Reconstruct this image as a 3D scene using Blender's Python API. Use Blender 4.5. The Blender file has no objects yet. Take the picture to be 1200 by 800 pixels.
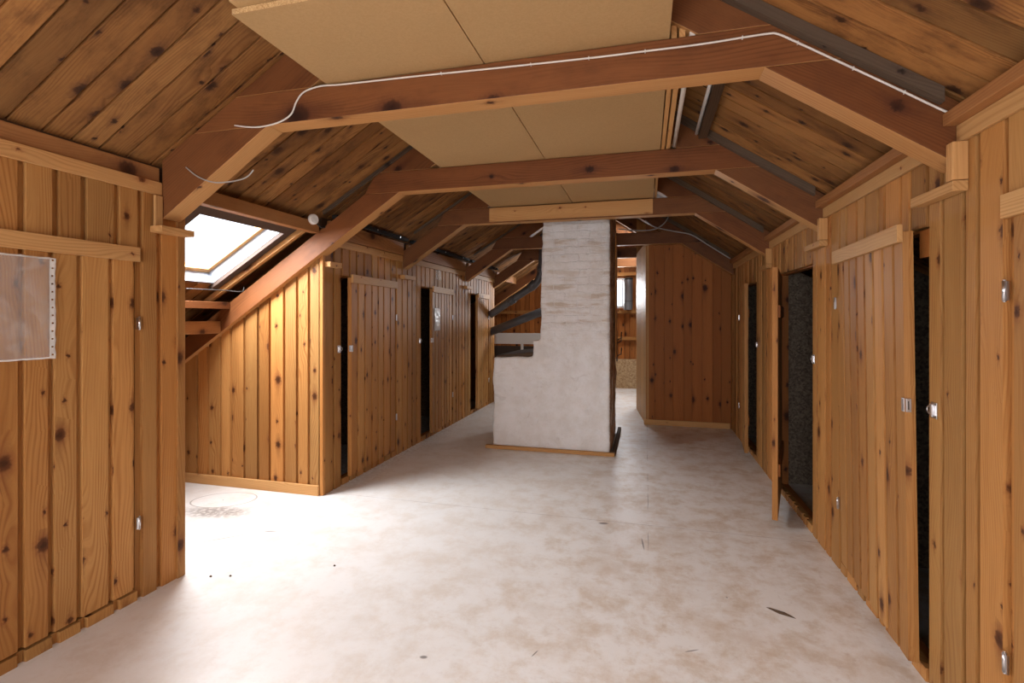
import bpy, bmesh, math, random
from mathutils import Vector, noise

# ------------------------------------------------------------------ camera, world, lights
SC = bpy.context.scene
COL = SC.collection
F_PX, HX, HY, EYE = 590.0, 757.0, 372.0, 1.5
YAW = math.atan((HX - 600) / F_PX)
cam = bpy.data.objects.new('camera', bpy.data.cameras.new('camera'))
COL.objects.link(cam)
cam.data.sensor_width = 36
cam.data.lens = F_PX / 1200 * 36
cam.data.shift_y = -(400 - HY) / 1200
cam.location = (0, 0, EYE)
cam.rotation_euler = (math.pi / 2, 0, YAW)
cam.data.clip_start = 0.02
SC.camera = cam

SC.view_settings.view_transform = 'Standard'
SC.view_settings.look = 'None'
SC.view_settings.gamma = 1
SC.view_settings.use_curve_mapping = False
SC.view_settings.exposure = 0.35

world = bpy.data.worlds.new('world')
SC.world = world
world.use_nodes = True
wb = world.node_tree.nodes['Background']
wb.inputs[0].default_value = (0.82, 0.90, 1.0, 1)
wb.inputs[1].default_value = 2.2


def area(name, loc, rot, sx, sy, power, col):
    l = bpy.data.lights.new(name, 'AREA')
    l.shape = 'RECTANGLE'
    l.size, l.size_y, l.energy, l.color = sx, sy, power, col
    o = bpy.data.objects.new(name, l)
    o.location = loc
    o.rotation_euler = rot
    COL.objects.link(o)
    return o


DAY = (0.96, 0.97, 1.0)
SL = 0.65                       # slope of the left rafters' undersides
SLB = 0.60                      # slope of the left roof boards
SRR = 0.675                     # slope of the right roof
AL, AR = math.atan(SLB), math.atan(SRR)
# daylight entering by the roof window on the left, by added unseen roof windows behind the camera
# and beyond the chimney, an added rear gable window, and the far gable window
area('daylight_roof_window', (-3.40, 3.09, 2.25), (0, -AL, 0), 0.75, 0.85, 105, DAY)
area('fill_rear_left', (-3.32, -0.75, 2.13), (0, -AL, 0), 1.0, 1.3, 215, DAY)  # added fill lamp over the unseen left roof window behind the camera
area('fill_rear_right', (0.76, -1.1, 2.70), (0, AR, 0), 0.7, 1.3, 60, DAY)  # added fill lamp over the unseen right roof window behind the camera
area('fill_rear_gable', (-0.75, -3.14, 1.45), (math.pi / 2, 0, 0), 2.2, 1.4, 100, DAY)  # added frontal fill outside an unseen window behind the camera
area('daylight_far_gable', (-1.0, 11.14, 1.95), (-math.pi / 2, 0, 0), 1.0, 0.75, 65, DAY)
area('fill_far_roof', (0.06, 9.57, 3.16), (0, AR, 0), 0.5, 0.9, 60, DAY)  # added fill for the far passage, out of view



# ------------------------------------------------------------------ node helpers
def V(*a):
    return Vector(a)


class NT:
    def __init__(self, mat):
        self.nt = mat.node_tree
        self.n = self.nt.nodes
        self.l = self.nt.links

    def node(self, typ, **kw):
        nd = self.n.new(typ)
        for k, v in kw.items():
            setattr(nd, k, v)
        return nd

    def put(self, sock, v):
        if isinstance(v, bpy.types.NodeSocket):
            self.l.new(v, sock)
        elif v is not None:
            sock.default_value = v

    def math(self, op, a, b=None, c=None, clamp=False):
        nd = self.node('ShaderNodeMath', operation=op)
        nd.use_clamp = clamp
        for i, v in enumerate((a, b, c)):
            self.put(nd.inputs[i], v)
        return nd.outputs[0]

    def step(self, v, a, b, lo=0.0, hi=1.0):
        nd = self.node('ShaderNodeMapRange', interpolation_type='SMOOTHSTEP')
        self.put(nd.inputs[0], v)
        for i, x in ((1, a), (2, b), (3, lo), (4, hi)):
            self.put(nd.inputs[i], x)
        return nd.outputs[0]

    def comb(self, x, y, z=0.0):
        nd = self.node('ShaderNodeCombineXYZ')
        for i, v in enumerate((x, y, z)):
            self.put(nd.inputs[i], v)
        return nd.outputs[0]

    def sep(self, v):
        nd = self.node('ShaderNodeSeparateXYZ')
        self.put(nd.inputs[0], v)
        return nd.outputs

    def noise(self, vec, scale=5.0, detail=2.0, rough=0.5, dist=0.0):
        nd = self.node('ShaderNodeTexNoise')
        self.put(nd.inputs['Vector'], vec)
        nd.inputs['Scale'].default_value = scale
        nd.inputs['Detail'].default_value = detail
        nd.inputs['Roughness'].default_value = rough
        nd.inputs['Distortion'].default_value = dist
        return nd.outputs[0]

    def mix(self, fac, a, b, blend='MIX'):
        nd = self.node('ShaderNodeMix', data_type='RGBA', blend_type=blend)
        nd.clamp_factor = True
        self.put(nd.inputs[0], fac)
        self.put(nd.inputs[6], a)
        self.put(nd.inputs[7], b)
        return nd.outputs[2]

    def bump(self, h, strength=0.3, dist=0.01):
        nd = self.node('ShaderNodeBump')
        nd.inputs['Strength'].default_value = strength
        nd.inputs['Distance'].default_value = dist
        self.put(nd.inputs['Height'], h)
        return nd.outputs[0]


def new_mat(name):
    m = bpy.data.materials.new(name)
    m.use_nodes = True
    t = NT(m)
    return m, t, m.node_tree.nodes['Principled BSDF']


def srgb(r, g, b):
    f = lambda c: (c / 255 / 12.92) if c / 255 <= 0.04045 else ((c / 255 + 0.055) / 1.055) ** 2.4
    return (f(r), f(g), f(b), 1)


def wood(name, base, streak, knotc, rough=0.5, kx=7.0, ky=2.6, krate=0.5, kr=0.016, stain=0.0,
         stainc=(0.05, 0.03, 0.02, 1), var=0.35, red=0.25, spec=0.14, gl=1.0):
    """board wood: UV in metres (U across the board, V along it); every board has its own offset"""
    m, t, p = new_mat(name)
    uv = t.node('ShaderNodeUVMap', uv_map='UVMap').outputs[0]
    u, v, _ = t.sep(uv)
    # knots
    vec = t.comb(t.math('MULTIPLY', u, kx), t.math('MULTIPLY', v, ky))
    vo = t.node('ShaderNodeTexVoronoi', voronoi_dimensions='2D', feature='F1')
    vo.inputs['Scale'].default_value = 1.0
    vo.inputs['Randomness'].default_value = 0.72
    t.put(vo.inputs['Vector'], vec)
    px, py, _ = t.sep(vo.outputs['Position'])
    vx, vy, _ = t.sep(vec)
    wob = t.math('MULTIPLY', t.math('SUBTRACT', t.noise(uv, 55, 2), 0.5), 0.030)
    dx = t.math('DIVIDE', t.math('SUBTRACT', vx, px), kx)
    dy = t.math('DIVIDE', t.math('SUBTRACT', vy, py), ky)
    dx2 = t.math('ADD', dx, wob)
    dy2 = t.math('MULTIPLY', dy, 0.78)
    d = t.math('SQRT', t.math('ADD', t.math('MULTIPLY', dx2, dx2), t.math('MULTIPLY', dy2, dy2)))
    cr, cg, cb = t.sep(vo.outputs['Color'])
    has = t.math('LESS_THAN', cr, krate)
    rad = t.math('MULTIPLY', t.math('ADD', t.math('MULTIPLY', t.math('POWER', cg, 2.5), 1.25), 0.38), kr)
    q = t.math('DIVIDE', d, rad)
    knot = t.math('MULTIPLY', t.step(q, 1.25, 0.7), has)
    core = t.math('MULTIPLY', t.step(q, 0.7, 0.2), has)
    halo = t.math('MULTIPLY', t.step(q, 2.3, 0.9), has)
    dyt = t.math('MULTIPLY', dy, 0.2)
    dt = t.math('SQRT', t.math('ADD', t.math('MULTIPLY', dx2, dx2), t.math('MULTIPLY', dyt, dyt)))
    tail = t.math('MULTIPLY', t.step(t.math('DIVIDE', dt, rad), 1.5, 0.2), has)
    # growth rings: lines along V, pushed aside by the knots, wandering slowly
    dya = t.math('MULTIPLY', dy, 0.28)
    dh = t.math('SQRT', t.math('ADD', t.math('MULTIPLY', dx, dx), t.math('MULTIPLY', dya, dya)))
    push = t.math('MULTIPLY', t.math('MULTIPLY', t.step(dh, 0.06, 0.0), has), 0.022)
    wander = t.noise(t.comb(t.math('MULTIPLY', u, 2.5), t.math('MULTIPLY', v, 0.55)), 1.0, 2.0)
    uu = t.math('ADD', t.math('ADD', u, push), t.math('MULTIPLY', wander, 0.30))
    wv = t.math('SINE', t.math('MULTIPLY', uu, 420.0))
    ring = t.math('MULTIPLY', t.math('POWER', t.math('ADD', t.math('MULTIPLY', wv, 0.5), 0.5), 2.2),
                  t.step(t.noise(t.comb(t.math('MULTIPLY', u, 9), t.math('MULTIPLY', v, 0.7)), 1.0, 1.0), 0.35, 0.65))
    fine = t.noise(t.comb(t.math('MULTIPLY', uu, 260), t.math('MULTIPLY', v, 5)), 1.0, 3.0)
    broad = t.noise(t.comb(t.math('MULTIPLY', u, 14), t.math('MULTIPLY', v, 0.9)), 1.0, 2.0)
    g = t.math('ADD', t.math('MULTIPLY', ring, 0.55 * gl), t.math('MULTIPLY', t.step(fine, 0.35, 0.75), 0.3 * gl), clamp=True)
    c = t.mix(g, base, streak)
    c = t.mix(t.math('MULTIPLY', t.step(broad, 0.45, 0.8), 0.30), c, streak)
    # each board its own tone
    bv = t.node('ShaderNodeAttribute', attribute_name='bv').outputs['Color']
    b1, b2, _ = t.sep(bv)
    tone = t.math('ADD', t.math('MULTIPLY', b1, var), 1.0 - var * 0.6)
    c = t.mix(1.0, c, t.comb(tone, tone, tone), 'MULTIPLY')
    c = t.mix(t.math('MULTIPLY', b2, red), c, t.mix(1.0, c, (0.92, 0.62, 0.38, 1), 'MULTIPLY'))
    c = t.mix(t.math('MULTIPLY', halo, 0.38), c, (knotc[0] * 2.6, knotc[1] * 2.3, knotc[2] * 2, 1))
    c = t.mix(t.math('MULTIPLY', tail, 0.40), c, (knotc[0] * 2.0, knotc[1] * 2.0, knotc[2] * 2, 1))
    c = t.mix(t.math('MULTIPLY', knot, 0.85), c, knotc)
    c = t.mix(t.math('MULTIPLY', core, 0.55), c, (knotc[0] * .4, knotc[1] * .4, knotc[2] * .4, 1))
    if stain:
        geo = t.node('ShaderNodeTexCoord').outputs['Object']
        s1 = t.noise(t.comb(t.math('MULTIPLY', u, 6), t.math('MULTIPLY', v, 2.4)), 1.6, 5.0, 0.65)
        s2 = t.noise(geo, 0.9, 3.0, 0.6)
        s = t.math('MULTIPLY', t.step(t.math('ADD', t.math('MULTIPLY', s1, 0.65), t.math('MULTIPLY', s2, 0.35)), 0.44, 0.68), stain)
        c = t.mix(s, c, stainc)
    t.put(p.inputs['Base Color'], c)
    rr = t.math('ADD', t.math('MULTIPLY', fine, 0.15), rough - 0.07)
    t.put(p.inputs['Roughness'], rr)
    p.inputs['Specular IOR Level'].default_value = spec
    h = t.math('ADD', t.math('MULTIPLY', fine, 0.4), t.math('MULTIPLY', knot, 0.5))
    t.put(p.inputs['Normal'], t.bump(h, 0.18, 0.004))
    return m


PINE = wood('pine_panelling', (0.49, 0.26, 0.088, 1), (0.28, 0.112, 0.03, 1), (0.075, 0.024, 0.009, 1), 0.5, ky=3.7, krate=0.6,
            kr=0.017, var=0.48, red=0.5)
PINE_L = wood('pine_trim', (0.58, 0.34, 0.14, 1), (0.40, 0.20, 0.07, 1), (0.14, 0.05, 0.02, 1), 0.5, kx=9, ky=2.5,
              krate=0.35, kr=0.014, var=0.2, red=0.2)
PINE_R = wood('pine_red_panelling', (0.37, 0.14, 0.036, 1), (0.25, 0.082, 0.02, 1), (0.045, 0.014, 0.006, 1), 0.5, ky=2.8, krate=0.55,
              kr=0.020, var=0.3, red=0.3)
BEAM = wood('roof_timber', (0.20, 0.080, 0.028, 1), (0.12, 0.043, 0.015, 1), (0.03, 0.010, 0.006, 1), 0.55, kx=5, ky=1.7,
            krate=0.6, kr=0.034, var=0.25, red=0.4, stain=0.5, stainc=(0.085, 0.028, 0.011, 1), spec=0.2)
PURL = wood('purlin_timber', (0.38, 0.18, 0.065, 1), (0.25, 0.10, 0.034, 1), (0.05, 0.018, 0.009, 1), 0.6, kx=6, ky=2.0,
            krate=0.6, kr=0.028, var=0.2, red=0.3, stain=0.25, stainc=(0.12, 0.05, 0.02, 1), spec=0.25)
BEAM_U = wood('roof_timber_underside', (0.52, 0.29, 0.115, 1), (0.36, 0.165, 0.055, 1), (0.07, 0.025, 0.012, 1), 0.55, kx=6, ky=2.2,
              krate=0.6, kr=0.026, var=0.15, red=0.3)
ROOF = wood('roof_boarding', (0.33, 0.165, 0.056, 1), (0.16, 0.065, 0.02, 1), (0.035, 0.015, 0.009, 1), 0.62, kx=7.5, ky=4.6,
            krate=0.72, kr=0.019, stain=0.8, stainc=(0.075, 0.030, 0.011, 1), var=0.55, red=0.3)
DARKW = wood('aged_dark_timber', (0.10, 0.06, 0.035, 1), (0.05, 0.03, 0.018, 1), (0.02, 0.01, 0.006, 1), 0.7, stain=0.4)
GREYW = wood('weathered_grey_timber', (0.115, 0.08, 0.055, 1), (0.065, 0.045, 0.03, 1), (0.03, 0.02, 0.015, 1), 0.85, red=0.0)


def chip(name, base, fleck, scale=90, contrast=0.5, rough=0.8, bmp=0.25, blot=0.15):
    m, t, p = new_mat(name)
    o = t.node('ShaderNodeTexCoord').outputs['Object']
    a = t.node('ShaderNodeTexVoronoi')
    a.inputs['Scale'].default_value = scale
    t.put(a.inputs['Vector'], o)
    r = t.sep(a.outputs['Color'])[0]
    n = t.noise(o, 3.0, 4.0)
    c = t.mix(t.math('MULTIPLY', r, contrast), base, fleck)
    c = t.mix(t.math('MULTIPLY', t.step(n, 0.4, 0.7), blot), c, fleck)
    t.put(p.inputs['Base Color'], c)
    p.inputs['Roughness'].default_value = rough
    t.put(p.inputs['Normal'], t.bump(r, bmp, 0.003))
    return m


CHIP = chip('chipboard_face', (0.46, 0.295, 0.13, 1), (0.38, 0.235, 0.095, 1), 130, 0.45, bmp=0.1)
CHIP_E = chip('chipboard_edge', (0.66, 0.46, 0.22, 1), (0.33, 0.17, 0.06, 1), 260, 0.8)
OSB = chip('strand_board', (0.55, 0.40, 0.22, 1), (0.30, 0.17, 0.08, 1), 38, 0.9)
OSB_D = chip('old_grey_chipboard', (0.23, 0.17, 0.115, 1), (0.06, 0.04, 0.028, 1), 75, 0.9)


def plain(name, col, rough=0.5, metal=0.0, nscale=20, namt=0.15, bmp=0.05):
    m, t, p = new_mat(name)
    o = t.node('ShaderNodeTexCoord').outputs['Object']
    n = t.noise(o, nscale, 3)
    t.put(p.inputs['Base Color'], t.mix(t.math('MULTIPLY', n, namt), col, tuple(c * 0.4 for c in col[:3]) + (1,)))
    p.inputs['Roughness'].default_value = rough
    p.inputs['Metallic'].default_value = metal
    t.put(p.inputs['Normal'], t.bump(n, bmp, 0.002))
    return m


WHITE_PL = plain('white_plastic', (0.78, 0.77, 0.74, 1), 0.35)
CABLE = plain('white_cable_sheath', (0.72, 0.68, 0.62, 1), 0.45)
GREYC = plain('grey_cable_sheath', (0.40, 0.38, 0.36, 1), 0.5)
BLACKC = plain('black_cable_sheath', (0.015, 0.013, 0.012, 1), 0.9)
STEEL = plain('zinc_plated_steel', (0.70, 0.70, 0.72, 1), 0.28, 1.0)
IRON = plain('dark_steel', (0.06, 0.055, 0.05, 1), 0.5, 0.6)
PIPE = plain('dark_grey_pipe', (0.085, 0.08, 0.082, 1), 0.42)
PAINTW = plain('white_paint', (0.74, 0.73, 0.70, 1), 0.5, nscale=4, namt=0.2)
LINING = plain('pale_blue_lining', (0.30, 0.34, 0.40, 1), 0.55)
BROWNP = plain('dark_brown_sheet', (0.07, 0.045, 0.033, 1), 0.85)
CAN = plain('grey_galvanised_sheet', (0.22, 0.23, 0.25, 1), 0.4, 0.3)
DIRT = plain('dry_bark_brown', (0.10, 0.06, 0.035, 1), 0.9)
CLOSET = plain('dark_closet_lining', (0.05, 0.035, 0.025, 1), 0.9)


def film(name, fac=0.28):
    m, t, p = new_mat(name)
    o = t.node('ShaderNodeTexCoord').outputs['Object']
    n = t.noise(o, 9, 3, 0.5, 1.5)
    p.inputs['Base Color'].default_value = (0.85, 0.83, 0.80, 1)
    p.inputs['Roughness'].default_value = 0.32
    p.inputs['Specular IOR Level'].default_value = 0.5
    t.put(p.inputs['Normal'], t.bump(n, 0.35, 0.012))
    tr = t.node('ShaderNodeBsdfTransparent')
    mx = t.node('ShaderNodeMixShader')
    t.put(mx.inputs[0], t.math('ADD', t.math('MULTIPLY', t.step(n, 0.45, 0.8), 0.12), fac))
    t.l.new(tr.outputs[0], mx.inputs[1])
    t.l.new(p.outputs[0], mx.inputs[2])
    t.l.new(mx.outputs[0], t.n['Material Output'].inputs[0])
    return m


FILM = film('clear_plastic_film', 0.13)
FILM2 = film('crinkled_plastic_film', 0.62)
FILM_E = film('milky_plastic_edge', 0.66)


def glass():
    m, t, p = new_mat('window_glass')
    p.inputs['Base Color'].default_value = (0.8, 0.85, 0.9, 1)
    p.inputs['Roughness'].default_value = 0.03
    tr = t.node('ShaderNodeBsdfTransparent')
    mx = t.node('ShaderNodeMixShader')
    mx.inputs[0].default_value = 0.07
    t.l.new(tr.outputs[0], mx.inputs[1])
    t.l.new(p.outputs[0], mx.inputs[2])
    t.l.new(mx.outputs[0], t.n['Material Output'].inputs[0])
    return m


GLASS = glass()


def floor_mat():
    m, t, p = new_mat('marbled_vinyl')
    o = t.node('ShaderNodeTexCoord').outputs['Object']
    x, y, z = t.sep(o)
    n1 = t.noise(o, 2.2, 8.0, 0.68, 0.1)
    n2 = t.noise(o, 5.0, 8.0, 0.70, 0.15)
    n3 = t.noise(o, 28.0, 4.0, 0.6, 0.3)
    n4 = t.noise(o, 0.6, 2.0)
    c = t.mix(t.step(n2, 0.42, 0.69), (0.84, 0.825, 0.80, 1), (0.64, 0.54, 0.435, 1))
    c = t.mix(t.math('MULTIPLY', t.step(n1, 0.46, 0.68), 0.55), c, (0.60, 0.485, 0.375, 1))
    c = t.mix(t.math('MULTIPLY', t.step(n3, 0.55, 0.75), 0.28), c, (0.47, 0.37, 0.31, 1))
    c = t.mix(t.math('MULTIPLY', t.step(t.noise(o, 4.0, 4.0, 0.6), 0.55, 0.75), 0.5), c, (0.80, 0.79, 0.77, 1))
    # paler, with fewer blotches, left of the middle
    pale_left = t.math('MULTIPLY', t.step(x, 0.3, -1.6), 0.55)
    c = t.mix(pale_left, c, (0.82, 0.81, 0.79, 1))

    def seam(coord, at, w, a0=None):
        return t.step(t.math('ABSOLUTE', t.math('SUBTRACT', coord, at)), w, w * 0.3)
    wav = t.math('MULTIPLY', t.noise(o, 6, 1), 0.01)
    s = t.math('MULTIPLY', seam(t.math('ADD', y, wav), 3.775, 0.004), t.step(t.noise(o, 5, 2), 0.3, 0.5, 0.3, 0.8))
    s2 = t.math('MULTIPLY', seam(t.math('ADD', x, wav), 0.02, 0.004), t.step(t.noise(o, 2.2, 2), 0.45, 0.6))
    s2 = t.math('MULTIPLY', s2, t.step(y, 3.2, 3.6))
    c = t.mix(t.math('MULTIPLY', t.math('MAXIMUM', s, s2), 0.6), c, (0.16, 0.11, 0.09, 1))

    def blob(cx, cy, rx, ry, ang=0.0):
        ca, sa = math.cos(ang), math.sin(ang)
        ax = t.math('SUBTRACT', x, cx)
        ay = t.math('SUBTRACT', y, cy)
        a = t.math('DIVIDE', t.math('ADD', t.math('MULTIPLY', ax, ca), t.math('MULTIPLY', ay, sa)), rx)
        b = t.math('DIVIDE', t.math('SUBTRACT', t.math('MULTIPLY', ay, ca), t.math('MULTIPLY', ax, sa)), ry)
        return t.math('SQRT', t.math('ADD', t.math('MULTIPLY', a, a), t.math('MULTIPLY', b, b)))
    # sooty smudge with the ring of a bucket in the left recess
    sm = t.math('MULTIPLY', t.step(blob(-3.22, 3.17, 0.36, 0.15, 0.15), 1.1, 0.3), t.step(n3, 0.3, 0.62, 0.2, 1.0))
    rg0 = blob(-3.36, 3.40, 0.25, 0.17, 0.35)
    ring = t.step(t.math('ABSOLUTE', t.math('SUBTRACT', rg0, 1.0)), 0.035, 0.01)
    inside = t.step(rg0, 1.02, 0.97)
    sm = t.math('MULTIPLY', sm, t.math('SUBTRACT', 1.0, inside))
    c = t.mix(t.math('MULTIPLY', sm, 0.75), c, (0.16, 0.13, 0.11, 1))
    c = t.mix(t.math('MULTIPLY', ring, 0.65), c, (0.22, 0.18, 0.15, 1))
    marks = None
    for cx, cy, rx, ry, a in ((-2.78, 2.80, 0.20, 0.004, 0.75), (-2.55, 2.98, 0.05, 0.008, 0.3), (-1.36, 1.55, 0.03, 0.012, 0.6),
                              (-1.25, 1.60, 0.012, 0.03, 0.3), (-1.47, 1.60, 0.012, 0.02, 0.2), (-0.48, 2.2, 0.03, 0.004, 1.2),
                              (-0.02, 3.45, 0.006, 0.1, 0.1), (0.2, 2.4, 0.04, 0.004, 0.5), (-0.95, 2.05, 0.02, 0.012, 0.2),
                              (-0.3, 3.72, 0.04, 0.02, 0.2), (0.06, 1.9, 0.004, 0.08, 0.4), (-0.65, 1.75, 0.004, 0.09, -0.2)):
        b = t.step(blob(cx, cy, rx, ry, a), 1.1, 0.5)
        marks = b if marks is None else t.math('MAXIMUM', marks, b)
    sp = t.node('ShaderNodeTexVoronoi')
    sp.inputs['Scale'].default_value = 3.2
    t.put(sp.inputs['Vector'], o)
    sr = t.sep(sp.outputs['Color'])
    spots = t.math('MULTIPLY', t.step(sp.outputs['Distance'], 0.022, 0.012), t.math('LESS_THAN', sr[0], 0.4))
    marks = t.math('MAXIMUM', marks, spots)
    c = t.mix(t.math('MULTIPLY', marks, 0.75), c, (0.09, 0.075, 0.07, 1))
    # dust and bark dirt along the left wall and around the chimney foot
    dl = t.step(t.math('ADD', x, t.math('MULTIPLY', n1, 0.5)), -2.0, -2.5)
    dl = t.math('MULTIPLY', dl, t.math('MULTIPLY', t.step(y, 3.7, 4.3), t.step(n3, 0.35, 0.6)))
    c = t.mix(t.math('MULTIPLY', dl, 0.45), c, (0.30, 0.19, 0.12, 1))
    t.put(p.inputs['Base Color'], c)
    t.put(p.inputs['Roughness'], t.math('ADD', t.math('MULTIPLY', n2, 0.35), 0.22))
    p.inputs['Specular IOR Level'].default_value = 0.45
    t.put(p.inputs['Normal'], t.bump(t.math('ADD', t.math('MULTIPLY', n3, 0.5), t.math('MULTIPLY', n4, 1.0)), 0.12, 0.01))
    return m


FLOOR = floor_mat()


def plaster():
    m, t, p = new_mat('whitewashed_brick')
    o = t.node('ShaderNodeTexCoord').outputs['Object']
    x, y, z = t.sep(o)
    br = t.node('ShaderNodeTexBrick')
    wob = t.math('MULTIPLY', t.math('SUBTRACT', t.noise(o, 5.0, 3.0), 0.5), 0.10)
    wob2 = t.math('MULTIPLY', t.math('SUBTRACT', t.noise(o, 9.0, 3.0), 0.5), 0.05)
    t.put(br.inputs['Vector'], t.comb(t.math('ADD', t.math('ADD', x, y), wob), t.math('ADD', z, wob2)))
    br.inputs['Scale'].default_value = 1.0
    br.inputs['Brick Width'].default_value = 0.27
    br.inputs['Row Height'].default_value = 0.085
    br.inputs['Mortar Size'].default_value = 0.009
    br.inputs['Mortar Smooth'].default_value = 0.8
    br.inputs['Bias'].default_value = 0.0
    br.inputs['Color1'].default_value = (0, 0, 0, 1)
    br.inputs['Color2'].default_value = (1, 1, 1, 1)
    rnd = t.sep(br.outputs['Color'])[0]
    upper = t.step(z, 1.1, 1.5)
    n1 = t.noise(o, 5, 6, 0.7)
    n2 = t.noise(t.comb(t.math('MULTIPLY', x, 3), t.math('MULTIPLY', y, 3), t.math('MULTIPLY', z, 16)), 1.0, 4, 0.6)
    n3 = t.noise(o, 40, 4, 0.7)
    base = t.mix(t.step(n1, 0.35, 0.7), (0.86, 0.87, 0.88, 1), (0.77, 0.76, 0.74, 1))
    tan = t.math('MULTIPLY', t.math('MULTIPLY', t.step(n2, 0.48, 0.66), upper), t.step(rnd, 0.1, 0.7, 0.35, 1.0))
    c = t.mix(t.math('MULTIPLY', tan, 0.65), base, (0.50, 0.385, 0.265, 1))
    c = t.mix(t.math('MULTIPLY', t.step(n3, 0.6, 0.8), 0.3), c, (0.42, 0.38, 0.35, 1))
    crack = t.math('MULTIPLY', t.step(t.noise(o, 7, 5, 0.6, 1.0), 0.62, 0.7), 0.25)
    c = t.mix(crack, c, (0.48, 0.45, 0.42, 1))
    # the flank towards the passage was never whitewashed: bare mortar and brick
    side = t.step(t.math('ADD', x, t.math('MULTIPLY', n3, 0.02)), -0.379, -0.369)
    bare = t.mix(t.step(n1, 0.4, 0.62), (0.56, 0.39, 0.26, 1), (0.28, 0.175, 0.11, 1))
    c = t.mix(side, c, bare)
    t.put(p.inputs['Base Color'], c)
    p.inputs['Roughness'].default_value = 0.85
    mort = t.math('MULTIPLY', br.outputs['Fac'], t.math('MULTIPLY', upper, t.step(n1, 0.3, 0.7, -0.55, -0.05)))
    h = t.math('ADD', t.math('ADD', mort, t.math('MULTIPLY', n3, 0.5)), t.math('MULTIPLY', n1, 0.9))
    t.put(p.inputs['Normal'], t.bump(h, 0.75, 0.014))
    return m


PLASTER = plaster()


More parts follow.
